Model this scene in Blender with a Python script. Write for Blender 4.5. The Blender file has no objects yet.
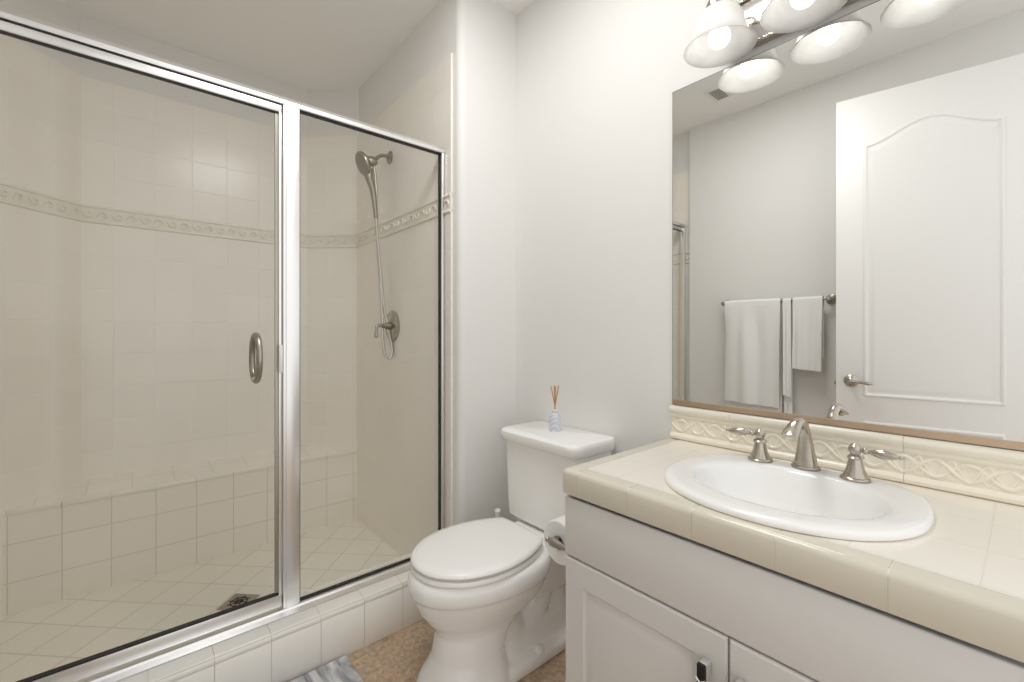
import bpy, bmesh, math, random
from mathutils import Vector, Matrix
random.seed(4)
PI = math.pi
S = bpy.context.scene
COL = S.collection

# ------------------------------------------------------------------ camera
cam_d = bpy.data.cameras.new('camera')
cam = bpy.data.objects.new('camera', cam_d); COL.objects.link(cam)
cam_d.sensor_width = 36.0
cam_d.lens = 443.0 / 1024.0 * 36.0
cam_d.shift_y = -8.0 / 1024.0
cam_d.clip_start = 0.01
cam.location = (0, 0, 1.169)
cam.rotation_euler = (PI / 2, 0, -math.radians(40.6))
S.camera = cam

# ------------------------------------------------------------------ exposure, world, light levels
S.view_settings.view_transform = 'Standard'
S.view_settings.look = 'None'
S.view_settings.gamma = 1.0
S.view_settings.exposure = 0.16
S.view_settings.use_curve_mapping = False
S.cycles.max_bounces = 14
S.cycles.diffuse_bounces = 8
S.cycles.glossy_bounces = 6
S.cycles.transparent_max_bounces = 16
S.cycles.transmission_bounces = 8
S.cycles.caustics_reflective = False
S.cycles.caustics_refractive = False
S.cycles.sample_clamp_indirect = 6.0
w = bpy.data.worlds.new('world'); S.world = w; w.use_nodes = True
w.node_tree.nodes['Background'].inputs[0].default_value = (1.0, 0.995, 0.985, 1)
w.node_tree.nodes['Background'].inputs[1].default_value = 1.04        # even white fill, let in by leaving out the wall behind the camera
lamp_d = bpy.data.lights.new('ceiling_fill_light', 'AREA'); lamp_d.shape = 'DISK'; lamp_d.size = .6; lamp_d.energy = 12.0; lamp_d.color = (1, 1, .99)
lamp = bpy.data.objects.new('ceiling_fill_light', lamp_d); COL.objects.link(lamp); lamp.location = (.60, .95, 2.69)   # unseen fill light added under the ceiling to brighten the room
BULB_STRENGTH = 2.5

# ------------------------------------------------------------------ materials
def mat(name, color=(.8, .8, .8), rough=.5, metal=0.0, coat=0.0, bump=None, spec=.5):
    m = bpy.data.materials.new(name); m.use_nodes = True
    b = m.node_tree.nodes['Principled BSDF']
    b.inputs['Base Color'].default_value = (*color, 1)
    b.inputs['Roughness'].default_value = rough
    b.inputs['Metallic'].default_value = metal
    b.inputs['Specular IOR Level'].default_value = spec
    b.inputs['Coat Weight'].default_value = coat
    b.inputs['Coat Roughness'].default_value = .06
    if bump:
        sc, st, dist = bump
        N, L = m.node_tree.nodes, m.node_tree.links
        tc = N.new('ShaderNodeTexCoord'); no = N.new('ShaderNodeTexNoise'); bu = N.new('ShaderNodeBump')
        no.inputs['Scale'].default_value = sc; no.inputs['Detail'].default_value = 3
        bu.inputs['Strength'].default_value = st; bu.inputs['Distance'].default_value = dist
        L.new(tc.outputs['Object'], no.inputs['Vector']); L.new(no.outputs['Fac'], bu.inputs['Height'])
        L.new(bu.outputs['Normal'], b.inputs['Normal'])
    return m

def tile_mat(name, color, mortar, size=.16, gap=.0026, axes='xz', off=(0, 0), rot=0.0, rough=.12, var=.03, bump=.5, mbias=.5):
    """square tiles laid straight in the object's own metres"""
    m = mat(name, color, rough)
    N, L = m.node_tree.nodes, m.node_tree.links
    b = N['Principled BSDF']
    tc = N.new('ShaderNodeTexCoord'); sp = N.new('ShaderNodeSeparateXYZ'); cb = N.new('ShaderNodeCombineXYZ')
    L.new(tc.outputs['Object'], sp.inputs[0])
    L.new(sp.outputs['XYZ'.index(axes[0].upper())], cb.inputs[0]); L.new(sp.outputs['XYZ'.index(axes[1].upper())], cb.inputs[1])
    mp = N.new('ShaderNodeMapping'); mp.inputs['Location'].default_value = (off[0], off[1], 0); mp.inputs['Rotation'].default_value = (0, 0, rot)
    L.new(cb.outputs[0], mp.inputs[0])
    br = N.new('ShaderNodeTexBrick'); br.offset = 0.0; br.squash = 1.0
    br.inputs['Scale'].default_value = 1.0; br.inputs['Brick Width'].default_value = size; br.inputs['Row Height'].default_value = size
    br.inputs['Mortar Size'].default_value = gap; br.inputs['Mortar Smooth'].default_value = .6; br.inputs['Bias'].default_value = 0
    c2 = tuple(max(0, c * (1 - var)) for c in color)
    br.inputs['Color1'].default_value = (*color, 1); br.inputs['Color2'].default_value = (*c2, 1); br.inputs['Mortar'].default_value = (*mortar, 1)
    L.new(mp.outputs[0], br.inputs['Vector']); L.new(br.outputs['Color'], b.inputs['Base Color'])
    bu = N.new('ShaderNodeBump'); bu.invert = True; bu.inputs['Strength'].default_value = bump; bu.inputs['Distance'].default_value = .003
    no = N.new('ShaderNodeTexNoise'); no.inputs['Scale'].default_value = 7.0; no.inputs['Detail'].default_value = 1.0
    L.new(tc.outputs['Object'], no.inputs['Vector'])
    ma = N.new('ShaderNodeMath'); ma.operation = 'MULTIPLY_ADD'; ma.inputs[1].default_value = .16
    L.new(no.outputs['Fac'], ma.inputs[0]); L.new(br.outputs['Fac'], ma.inputs[2])
    L.new(ma.outputs[0], bu.inputs['Height']); L.new(bu.outputs['Normal'], b.inputs['Normal'])
    return m

M = {}
M['paint'] = mat('warm white wall paint', (.775, .765, .745), .6, bump=(140, .12, .002))
M['ceiling'] = mat('ceiling paint', (.89, .88, .865), .8, bump=(120, .12, .002))
M['door'] = mat('white door paint', (.87, .86, .845), .4)
M['cabinet'] = mat('white cabinet paint', (.67, .657, .635), .38)
M['shadow_gap'] = mat('dark cabinet interior', (.05, .045, .04), .8)
TC, TG = (.885, .848, .782), (.80, .77, .70)
def wall_tile(n, ox, oz): return tile_mat('ivory wall tile ' + n, TC, (.92, .91, .87), off=(ox, oz), rough=.24, gap=.0022)
WALL_OFF = {'left': 0.0, 'left_corner': -.043, 'back': .042, 'right_corner': .03, 'right': .022}
M['tile_bench'] = tile_mat('ivory bench tile', TC, (.72, .69, .615), off=(-.087, -.132))
M['tile_bench_top'] = tile_mat('ivory bench top tile', TC, TG, axes='xy')
M['tile_floor'] = tile_mat('ivory diagonal floor tile', (.86, .83, .75), (.66, .63, .555), axes='xy', rot=-PI / 4, off=(.1337, .046), gap=.0035, rough=.3, bump=.3)
M['tile_curb'] = mat('ivory curb tile', (.90, .88, .83), .12)
M['trim_tile'] = mat('ivory relief trim tile', (.86, .83, .76), .18, bump=(95, .55, .006))
M['trim_plain'] = mat('ivory trim bead', (.82, .79, .71), .14)
M['counter_edge_shaded'] = mat('cream edge glaze with painted shade', (.69, .65, .545), .1)  # same glaze as the top, darkened to paint in the front-face shade
M['counter_top'] = tile_mat('cream counter tile', (.86, .82, .735), (.80, .75, .66), size=.154, gap=.0016, axes='xy', off=(-.092, -.137), rough=.13, var=.01, bump=.2)
M['splash'] = mat('cream backsplash glaze', (.86, .81, .70), .2)
M['grout'] = mat('pale grout', (.78, .75, .68), .8)
M['porcelain'] = mat('white porcelain', (.92, .915, .90), .07)
M['seat'] = mat('white toilet seat plastic', (.93, .925, .91), .16)
M['gasket'] = mat('black rubber', (.012, .012, .012), .5)
M['nickel'] = mat('brushed nickel', (.48, .44, .38), .22, 1.0)
M['nickel_dark'] = mat('dull nickel', (.40, .37, .32), .33, 1.0)
M['chrome'] = mat('satin chrome', (.88, .875, .87), .33, 1.0)
M['plate'] = mat('polished nickel plate', (.70, .68, .65), .12, 1.0)
M['bronze'] = mat('bronze mirror channel', (.62, .47, .34), .35, 1.0)
M['mirror'] = mat('mirror silvering', (.93, .935, .92), 0.0, 1.0)
M['paper'] = mat('toilet paper', (.88, .875, .86), .9)
M['dark'] = mat('dark hollow', (.02, .018, .016), .9)
M['brass'] = mat('aerator brass', (.35, .24, .12), .35, 1.0)
M['black_pull'] = mat('black enamel', (.008, .008, .008), .25)
M['reed'] = mat('rattan reed', (.55, .30, .12), .7)
M['bottle'] = None
M['vent'] = mat('white painted metal', (.80, .79, .77), .5)
M['vent_dark'] = mat('vent duct', (.20, .20, .19), .9)
M['toweling'] = mat('white terry cloth', (.87, .865, .85), .95, bump=(420, .5, .004))
M['hose'] = mat('metal hose', (.62, .60, .55), .28, 1.0)

def glass_mat(name, tint, glossy=1.0):
    m = bpy.data.materials.new(name); m.use_nodes = True
    N, L = m.node_tree.nodes, m.node_tree.links
    N.remove(N['Principled BSDF'])
    t = N.new('ShaderNodeBsdfTransparent'); t.inputs[0].default_value = (*tint, 1)
    g = N.new('ShaderNodeBsdfGlossy'); g.inputs['Roughness'].default_value = 0.0; g.inputs[0].default_value = (1, 1, 1, 1)
    f = N.new('ShaderNodeFresnel'); f.inputs['IOR'].default_value = 1.32
    x = N.new('ShaderNodeMixShader')
    # reflect on the front face only: the straight-through ray inside the pane must not meet total internal reflection
    ge = N.new('ShaderNodeNewGeometry'); su = N.new('ShaderNodeMath'); su.operation = 'SUBTRACT'; su.inputs[0].default_value = 1.0; L.new(ge.outputs['Backfacing'], su.inputs[1])
    mu = N.new('ShaderNodeMath'); mu.operation = 'MULTIPLY'; L.new(f.outputs[0], mu.inputs[0]); L.new(su.outputs[0], mu.inputs[1])
    m2 = N.new('ShaderNodeMath'); m2.operation = 'MULTIPLY'; m2.use_clamp = True; m2.inputs[1].default_value = 1.0; L.new(mu.outputs[0], m2.inputs[0])
    L.new(m2.outputs[0], x.inputs[0]); L.new(t.outputs[0], x.inputs[1]); L.new(g.outputs[0], x.inputs[2])
    L.new(x.outputs[0], N['Material Output'].inputs[0])
    return m
M['glass'] = glass_mat('shower glass', (.986, .986, .982))

def shade_mat():
    m = mat('frosted alabaster glass', (.93, .925, .91), .25)
    N, L = m.node_tree.nodes, m.node_tree.links
    b = N['Principled BSDF']
    tc = N.new('ShaderNodeTexCoord'); no = N.new('ShaderNodeTexNoise'); no.inputs['Scale'].default_value = 14; no.inputs['Detail'].default_value = 4; no.inputs['Distortion'].default_value = 1.2
    cr = N.new('ShaderNodeValToRGB'); cr.color_ramp.elements[0].position = .3; cr.color_ramp.elements[0].color = (.90, .895, .88, 1); cr.color_ramp.elements[1].position = .65; cr.color_ramp.elements[1].color = (.98, .975, .965, 1)
    L.new(tc.outputs['Object'], no.inputs['Vector']); L.new(no.outputs['Fac'], cr.inputs[0]); L.new(cr.outputs[0], b.inputs['Base Color'])
    tl = N.new('ShaderNodeBsdfTranslucent'); L.new(cr.outputs[0], tl.inputs[0])
    x = N.new('ShaderNodeMixShader'); x.inputs[0].default_value = .55
    L.new(b.outputs[0], x.inputs[1]); L.new(tl.outputs[0], x.inputs[2]); L.new(x.outputs[0], N['Material Output'].inputs[0])
    return m
M['shade'] = shade_mat()

def bulb_mat():
    m = bpy.data.materials.new('lit bulb'); m.use_nodes = True
    b = m.node_tree.nodes['Principled BSDF']
    b.inputs['Emission Color'].default_value = (1, .96, .91, 1); b.inputs['Emission Strength'].default_value = BULB_STRENGTH
    return m
M['bulb'] = bulb_mat()

def floor_mat():
    m = mat('brown mottled slate floor', (.4, .3, .2), .38)
    N, L = m.node_tree.nodes, m.node_tree.links; b = N['Principled BSDF']
    tc = N.new('ShaderNodeTexCoord')
    n1 = N.new('ShaderNodeTexNoise'); n1.inputs['Scale'].default_value = 7; n1.inputs['Detail'].default_value = 8; n1.inputs['Roughness'].default_value = .65
    n2 = N.new('ShaderNodeTexNoise'); n2.inputs['Scale'].default_value = 60; n2.inputs['Detail'].default_value = 6; n2.inputs['Roughness'].default_value = .7
    for n in (n1, n2): L.new(tc.outputs['Object'], n.inputs['Vector'])
    cr = N.new('ShaderNodeValToRGB'); e = cr.color_ramp.elements
    e[0].position = .30; e[0].color = (.34, .25, .17, 1); e[1].position = .72; e[1].color = (.68, .57, .47, 1)
    k = cr.color_ramp.elements.new(.45); k.color = (.52, .41, .31, 1); k = cr.color_ramp.elements.new(.58); k.color = (.57, .43, .30, 1)
    L.new(n1.outputs['Fac'], cr.inputs[0])
    c2 = N.new('ShaderNodeValToRGB'); c2.color_ramp.elements[0].position = .35; c2.color_ramp.elements[0].color = (.62, .60, .58, 1); c2.color_ramp.elements[1].position = .62; c2.color_ramp.elements[1].color = (1.12, 1.08, 1.04, 1)
    L.new(n2.outputs['Fac'], c2.inputs[0])
    mx = N.new('ShaderNodeMix'); mx.data_type = 'RGBA'; mx.blend_type = 'MULTIPLY'; mx.inputs[0].default_value = 1
    L.new(cr.outputs[0], mx.inputs[6]); L.new(c2.outputs[0], mx.inputs[7])
    # broad square flagstones with a faint joint
    br = N.new('ShaderNodeTexBrick'); br.offset = 0; br.inputs['Scale'].default_value = 1; br.inputs['Brick Width'].default_value = .46; br.inputs['Row Height'].default_value = .46
    br.inputs['Mortar Size'].default_value = .004; br.inputs['Mortar Smooth'].default_value = .5
    br.inputs['Color1'].default_value = (1, 1, 1, 1); br.inputs['Color2'].default_value = (.93, .92, .91, 1); br.inputs['Mortar'].default_value = (.88, .86, .84, 1)
    mp = N.new('ShaderNodeMapping'); mp.inputs['Location'].default_value = (.15, .06, 0); mp.inputs['Rotation'].default_value = (0, 0, PI / 4)
    L.new(tc.outputs['Object'], mp.inputs[0]); L.new(mp.outputs[0], br.inputs['Vector'])
    m2 = N.new('ShaderNodeMix'); m2.data_type = 'RGBA'; m2.blend_type = 'MULTIPLY'; m2.inputs[0].default_value = 1
    L.new(mx.outputs[2], m2.inputs[6]); L.new(br.outputs['Color'], m2.inputs[7]); L.new(m2.outputs[2], b.inputs['Base Color'])
    bu = N.new('ShaderNodeBump'); bu.inputs['Strength'].default_value = .25; bu.inputs['Distance'].default_value = .004
    L.new(n2.outputs['Fac'], bu.inputs['Height']); L.new(bu.outputs['Normal'], b.inputs['Normal'])
    return m
M['floor'] = floor_mat()

def mat_rug():
    m = mat('grey and white marbled pile', (.7, .7, .7), .95)
    N, L = m.node_tree.nodes, m.node_tree.links; b = N['Principled BSDF']
    tc = N.new('ShaderNodeTexCoord'); mp = N.new('ShaderNodeMapping'); mp.inputs['Rotation'].default_value = (0, 0, .5); mp.inputs['Scale'].default_value = (9, 2.6, 1)
    n1 = N.new('ShaderNodeTexNoise'); n1.inputs['Scale'].default_value = 1.2; n1.inputs['Detail'].default_value = 5; n1.inputs['Distortion'].default_value = 1.6
    L.new(tc.outputs['Object'], mp.inputs[0]); L.new(mp.outputs[0], n1.inputs['Vector'])
    cr = N.new('ShaderNodeValToRGB'); e = cr.color_ramp.elements
    e[0].position = .36; e[0].color = (.20, .20, .21, 1); e[1].position = .60; e[1].color = (.80, .79, .77, 1)
    k = e.new(.43); k.color = (.42, .43, .46, 1); k = e.new(.50); k.color = (.66, .66, .68, 1)
    L.new(n1.outputs['Fac'], cr.inputs[0]); L.new(cr.outputs[0], b.inputs['Base Color'])
    n2 = N.new('ShaderNodeTexNoise'); n2.inputs['Scale'].default_value = 350; L.new(tc.outputs['Object'], n2.inputs['Vector'])
    bu = N.new('ShaderNodeBump'); bu.inputs['Strength'].default_value = .6; bu.inputs['Distance'].default_value = .004
    L.new(n2.outputs['Fac'], bu.inputs['Height']); L.new(bu.outputs['Normal'], b.inputs['Normal'])
    return m
M['rug'] = mat_rug()

def bottle_mat():
    m = mat('pale blue grey patterned glass', (.62, .66, .74), .12)
    N, L = m.node_tree.nodes, m.node_tree.links; b = N['Principled BSDF']
    tc = N.new('ShaderNodeTexCoord'); wv = N.new('ShaderNodeTexWave'); wv.inputs['Scale'].default_value = 30; wv.inputs['Distortion'].default_value = 6; wv.bands_direction = 'DIAGONAL'
    L.new(tc.outputs['Object'], wv.inputs['Vector'])
    cr = N.new('ShaderNodeValToRGB'); cr.color_ramp.elements[0].color = (.56, .59, .66, 1); cr.color_ramp.elements[1].color = (.72, .75, .81, 1)
    L.new(wv.outputs['Fac'], cr.inputs[0]); L.new(cr.outputs[0], b.inputs['Base Color'])
    return m
M['bottle'] = bottle_mat()

# ------------------------------------------------------------------ mesh helpers
def obj(name, bm, m, parent=None, loc=None, angle=38, smooth=True):
    bmesh.ops.recalc_face_normals(bm, faces=bm.faces[:])
    me = bpy.data.meshes.new(name); bm.to_mesh(me); bm.free()
    if smooth:
        for p in me.polygons: p.use_smooth = True
        me.set_sharp_from_angle(angle=math.radians(angle))
    for k in (m if isinstance(m, (list, tuple)) else [m]): me.materials.append(k)
    o = bpy.data.objects.new(name, me); COL.objects.link(o)
    if parent: o.parent = parent
    if loc: o.location = loc
    return o

def thing(name, label, cat, loc=(0, 0, 0), rz=0, group=None):
    o = bpy.data.objects.new(name, None); COL.objects.link(o)
    o.empty_display_size = .05
    o.location = loc; o.rotation_euler = (0, 0, rz); o['label'] = label; o['category'] = cat
    if group: o['group'] = group
    return o
def tag(o, label, cat, group=None):
    o['label'] = label; o['category'] = cat
    if group: o['group'] = group
    return o
def struct(o, label, cat='wall'):
    o['kind'] = 'structure'; o['label'] = label; o['category'] = cat
    return o

def box(bm, lo, hi, bev=0, seg=2, mi=0):
    r = bmesh.ops.create_cube(bm, size=1)
    vs = r['verts']
    c = [(a + b) / 2 for a, b in zip(lo, hi)]; s = [abs(b - a) for a, b in zip(lo, hi)]
    for v in vs: v.co = Vector((v.co.x * s[0] + c[0], v.co.y * s[1] + c[1], v.co.z * s[2] + c[2]))
    fs = list({f for v in vs for f in v.link_faces})
    for f in fs: f.material_index = mi
    if bev:
        es = list({e for v in vs for e in v.link_edges})
        bmesh.ops.bevel(bm, geom=es, offset=min(bev, min(s) * .49), segments=seg, profile=.5, affect='EDGES')
def loft(bm, rings, cap0=True, cap1=True, closed=True, mi=0):
    rv = [[bm.verts.new(p) for p in r] for r in rings]
    n = len(rv[0])
    for a, b in zip(rv, rv[1:]):
        for i in range(n if closed else n - 1):
            j = (i + 1) % n
            try: bm.faces.new((a[i], a[j], b[j], b[i])).material_index = mi
            except ValueError: pass
    if closed and cap0: bm.faces.new(rv[0][::-1]).material_index = mi
    if closed and cap1: bm.faces.new(rv[-1]).material_index = mi
    return rv
def lathe(bm, prof, mtx=None, seg=32, mi=0):
    mtx = mtx or Matrix()
    rings = []
    for r, z in prof:
        r = max(r, 1e-5)
        rings.append([mtx @ Vector((r * math.cos(2 * PI * i / seg), r * math.sin(2 * PI * i / seg), z)) for i in range(seg)])
    loft(bm, rings, mi=mi)
def frame_to(d):
    return Vector(d).normalized().to_track_quat('Z', 'Y').to_matrix().to_4x4()
def at(p, d=(0, 0, 1)):
    return Matrix.Translation(Vector(p)) @ frame_to(d)
def tube(bm, pts, rad, seg=12, squash=None, mi=0):
    pts = [Vector(p) for p in pts]; n = len(pts)
    rad = rad if isinstance(rad, (list, tuple)) else [rad] * n
    t0 = (pts[1] - pts[0]).normalized()
    up = Vector((0, 0, 1)) if abs(t0.z) < .9 else Vector((1, 0, 0))
    nrm = (up - t0 * up.dot(t0)).normalized(); rings = []
    for i in range(n):
        t = (pts[min(i + 1, n - 1)] - pts[max(i - 1, 0)]).normalized()
        nrm = (nrm - t * nrm.dot(t)).normalized(); bn = t.cross(nrm)
        k = squash or 1.0
        rings.append([pts[i] + (nrm * math.cos(2 * PI * j / seg) + bn * math.sin(2 * PI * j / seg) * k) * rad[i] for j in range(seg)])
    loft(bm, rings, mi=mi)
def spline(ctrl, n=8):
    """Catmull-Rom through the points"""
    P = [Vector(c) for c in ctrl]; P = [P[0] * 2 - P[1]] + P + [P[-1] * 2 - P[-2]]; out = []
    for i in range(1, len(P) - 2):
        a, b, c, d = P[i - 1:i + 3]
        for k in range(n):
            t = k / n
            out.append(.5 * ((2 * b) + (c - a) * t + (2 * a - 5 * b + 4 * c - d) * t * t + (3 * b - a - 3 * c + d) * t ** 3))
    out.append(P[-2].copy()); return out
def lerp_list(vals, n):
    out = []
    for i in range(n):
        f = i / (n - 1) * (len(vals) - 1); k = min(int(f), len(vals) - 2); out.append(vals[k] + (vals[k + 1] - vals[k]) * (f - k))
    return out
def prism(bm, poly, lo, hi, axis='z', mi=0):
    """extrude a 2-D outline along an axis"""
    def P(a, b, h): return {'x': (h, a, b), 'y': (a, h, b), 'z': (a, b, h)}[axis]
    loft(bm, [[P(a, b, lo) for a, b in poly], [P(a, b, hi) for a, b in poly]], mi=mi)
def rrect(w, d, r, k=6, cx=0, cy=0):
    out = []
    for q, (sx, sy) in enumerate(((1, 1), (-1, 1), (-1, -1), (1, -1))):
        for i in range(k + 1):
            a = (q + i / k) * PI / 2
            out.append((cx + sx * (w / 2 - r) + r * math.cos(a), cy + sy * (d / 2 - r) + r * math.sin(a)))
    return out

# ------------------------------------------------------------------ the room shell (metres; camera stands in the doorway, floor z = 0)
CEIL = 2.699
XM = 1.404            # mirror wall
YW = 1.607            # front face of the wing wall beside the shower, also the curb face
XR = 1.075            # shower's tiled right wall
XL = -.392            # left wall (towel bar)
YG = 1.729            # shower glass plane
YB, YC = 2.968, 2.745 # shower back wall, start of the cut corner
XC0, XC1 = -.190, .840
TT = 2.408            # top of tile
L0, L1 = 1.704, 1.788 # listello
XS, YS = -.43, 2.728   # shower's own left wall, start of its cut corner

bm = bmesh.new(); box(bm, (-1.2, -.9, -.1), (1.6, 3.2, 0))
struct(obj('floor', bm, M['floor'], smooth=False), 'brown mottled stone look bathroom floor', 'floor')
bm = bmesh.new(); box(bm, (-1.2, -.3, CEIL), (1.6, 3.2, CEIL + .1))
struct(obj('ceiling', bm, M['ceiling'], smooth=False), 'flat off white bathroom ceiling', 'ceiling')
bm = bmesh.new(); box(bm, (XM, -.2, 0), (XM + .12, YW + .02, CEIL))
struct(obj('wall_right', bm, M['paint'], smooth=False), 'off white painted wall behind the mirror, vanity and toilet')
bm = bmesh.new(); box(bm, (XL - .12, -.2, 0), (XL, 1.665, CEIL))
struct(obj('wall_left', bm, M['paint'], smooth=False), 'off white wall seen in the mirror with the towel bar')
# wing wall: rounded drywall corner
bm = bmesh.new()
r = .034; x0 = XR + .004
poly = [(x0 + r - r * math.sin(a), YW + r - r * math.cos(a)) for a in [i * PI / 2 / 8 for i in range(9)]]
poly = [(XM + .12, YW)] + poly + [(x0, YC), (XM + .12, YC)]
prism(bm, poly, 0, CEIL)
struct(obj('wall_back', bm, M['paint'], angle=60), 'off white wing wall between shower and toilet nook')

def wall_slab(name, p, q, thick, z0, z1, m, label, rise=0.0, lift=0.0, kind=True):
    """a slab from p to q in plan, its shown face on the line p-q, thickness away from the room (to the left of p->q)"""
    p, q = Vector((*p, 0)), Vector((*q, 0)); d = q - p; L = d.length
    bm = bmesh.new(); box(bm, (0, -lift, 0), (L, thick, z1 - z0))
    o = obj(name, bm, m, smooth=False); o.location = (p.x, p.y, z0); o.rotation_euler = (0, 0, math.atan2(d.y, d.x))
    return struct(o, label) if kind else o
corners = [(XS, 1.668), (XS, YS), (XC0, YB), (XC1, YB), (XR, YC), (XR, 1.663)]
segs = list(zip(corners, corners[1:]))
names = ['left', 'left_corner', 'back', 'right_corner', 'right']
for nm, (p, q) in zip(names, segs):
    if nm != 'right':
        wall_slab('wall_shower_' + nm, p, q, .1, 0, CEIL, M['paint'], 'painted wall above the tile at the shower ' + nm.replace('_', ' '))
for nm, (p, q) in zip(names, segs):
    o = wall_slab('wall_tile_' + nm, p, q, .004 if nm != 'right' else .0035, 0, L0, wall_tile('lower ' + nm, WALL_OFF[nm], .056), 'ivory square wall tile below the relief band, shower ' + nm.replace('_', ' ') + ' side', lift=.006)
    o = wall_slab('wall_upper_tile_' + nm, p, q, .004 if nm != 'right' else .0035, L1, TT, wall_tile('upper ' + nm, WALL_OFF[nm], .005), 'ivory square wall tile above the relief band, shower ' + nm.replace('_', ' ') + ' side', lift=.006)
k = 0
for nm, (p, q) in zip(names, segs):
    k += 1
    P, Q = Vector((*p, 0)), Vector((*q, 0)); d = Q - P
    bm = bmesh.new(); box(bm, (0, -.008, .012), (d.length, .0035, L1 - L0 - .012), 0, mi=0)
    # relief leaves along the band
    t = .012
    n_leaf = int(d.length / .052)
    for i in range(n_leaf):
        cx = (i + .5) * d.length / n_leaf; s = 1 if i % 2 else -1
        pts = [(cx - .024, -.008, .042 - s * .012), (cx - .010, -.011, .042 + s * .012), (cx + .008, -.011, .042 + s * .010), (cx + .014, -.010, .042 - s * .004), (cx + .004, -.010, .042 - s * .010), (cx - .002, -.009, .042)]
        tube(bm, spline(pts, 3), lerp_list([.002, .0045, .005, .004, .003, .0015], 16), 6, mi=0)
    o = obj('trim_%d' % k, bm, [M['trim_plain']]); o.location = (p[0], p[1], L0); o.rotation_euler = (0, 0, math.atan2(d.y, d.x))
    struct(o, 'raised leaf relief tile band around the shower, ' + nm.replace('_', ' ') + ' side', 'trim')
    for z in (.006, L1 - L0 - .006):
        bm = bmesh.new(); tube(bm, [(0, -.006, z), (d.length, -.006, z)], .0075, 10)
        obj('bead', bm, M['trim_plain'], o)

# shower floor and bench
bm = bmesh.new(); prism(bm, [(XS, 1.80), (XR, 1.80), (XR, YC + .01), (XC1, YB), (XC0, YB), (XS, YS)], 0.0005, .003)
struct(obj('floor_shower', bm, M['tile_floor'], smooth=False), 'ivory shower floor laid with diagonal tiles', 'floor')
bm = bmesh.new()
loft(bm, [[(XS + .016, YC, 0.003), (XR - .006, YC, 0.003), (XR - .006, YC, .424), (XS + .016, YC, .424)],
          [(XS + .024, YC + .006, 0.003), (XR - .006, YC + .006, 0.003), (XR - .006, YC + .006, .424), (XS + .024, YC + .006, .424)]])
bench = obj('shower_bench', bm, M['tile_bench'], smooth=False)
struct(bench, 'ivory tiled bench along the back of the shower', 'bench')
bench.location = (0, 0, 0)
bm = bmesh.new()
loft(bm, [[(XS + .026, YC + .004, .424), (XR - .006, YC + .004, .424), (XC1, YB - .006, .424), (XC0, YB - .006, .424)],
          [(XS + .026, YC + .004, .437), (XR - .006, YC + .004, .437), (XC1, YB - .006, .462), (XC0, YB - .006, .462)]])
obj('bench_top', bm, M['tile_bench_top'], bench, smooth=False)
bm = bmesh.new()
x = -.393
while x < XR - .012:
    x2 = min(x + .158, XR - .008)
    prism(bm, [(YC - .004, .413), (YC - .006, .424), (YC - .002, .434), (YC + .008, .4385), (YC + .03, .4395), (YC + .03, .42), (YC + .004, .413)], x, x2, 'x')
    x = x2 + .002
obj('bullnose_edge', bm, M['trim_plain'], bench)

# curb: individual face and bullnose tiles over a grout core
ZC = .184
bm = bmesh.new(); box(bm, (XL, YW + .004, 0), (XR + .004, 1.805, ZC - .003)); box(bm, (XS, 1.670, 0), (XL, 1.805, ZC - .003))
curb = obj('shower_curb', bm, M['grout'], smooth=False)
struct(curb, 'ivory tiled curb the shower enclosure stands on', 'curb')
bmf, bmt = bmesh.new(), bmesh.new()
joints = [XL] + [.034 + .1553 * i - .1553 * 2 for i in range(0, 9)]
joints = [j for j in joints if j < XR - .03]
joints = sorted(set([XL] + [j for j in joints if j > XL + .03] + [XR - .002]))
for a, b in zip(joints, joints[1:]):
    a, b = a + .0012, b - .0012
    prism(bmf, [(YW + .001, .0005), (YW, .002), (YW, .158), (YW + .0015, .160), (YW + .02, .160), (YW + .02, .0005)], a, b, 'x')
    R_ = .016
    arc = [(YW + R_ - R_ * math.cos(t), ZC - R_ + R_ * math.sin(t)) for t in [i * PI / 2 / 7 for i in range(8)]]
    prism(bmt, [(YW + .0012, .1622)] + arc + [(1.675, ZC), (1.675, .1622)], a, b, 'x')
    prism(bmt, [(1.677, ZC - .004), (1.677, ZC), (1.80, ZC), (1.805, ZC - .004)], a, b, 'x')
    prism(bmf, [(1.805, .0035), (1.808, .0035), (1.808, ZC - .005), (1.805, ZC - .005)], a, b, 'x')
obj('face_tile', bmf, M['tile_curb'], curb); obj('bullnose_tile', bmt, M['tile_curb'], curb)

# ------------------------------------------------------------------ shower enclosure
enc = thing('shower_enclosure', 'chrome framed glass shower enclosure with hinged door standing on the tiled curb', 'shower enclosure', (.34, YG, ZC))
def E(x, y, z): return (x - .34, y - YG, z - ZC)
def part_prism(name, poly, x0, x1, m, par=enc):
    bm = bmesh.new(); prism(bm, [(y - YG, z - ZC) for y, z in poly], x0 - .34, x1 - .34, 'x'); return obj(name, bm, m, par, angle=25)
x0e, x1e = XS + .008, XR - .007
# header: bevelled rail
part_prism('header_rail', [(YG - .020, 1.976), (YG - .022, 1.980), (YG - .022, 1.990), (YG - .012, 2.005), (YG + .012, 2.005), (YG + .022, 1.990), (YG + .022, 1.976)], x0e, x1e, M['chrome'])
# sill: low sloping threshold
part_prism('sill_track', [(1.676, ZC + .0005), (1.676, ZC + .003), (1.700, ZC + .007), (1.704, ZC + .013), (1.752, ZC + .013), (1.758, ZC + .006), (1.760, ZC + .0005)], x0e, x1e, M['chrome'])
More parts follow.
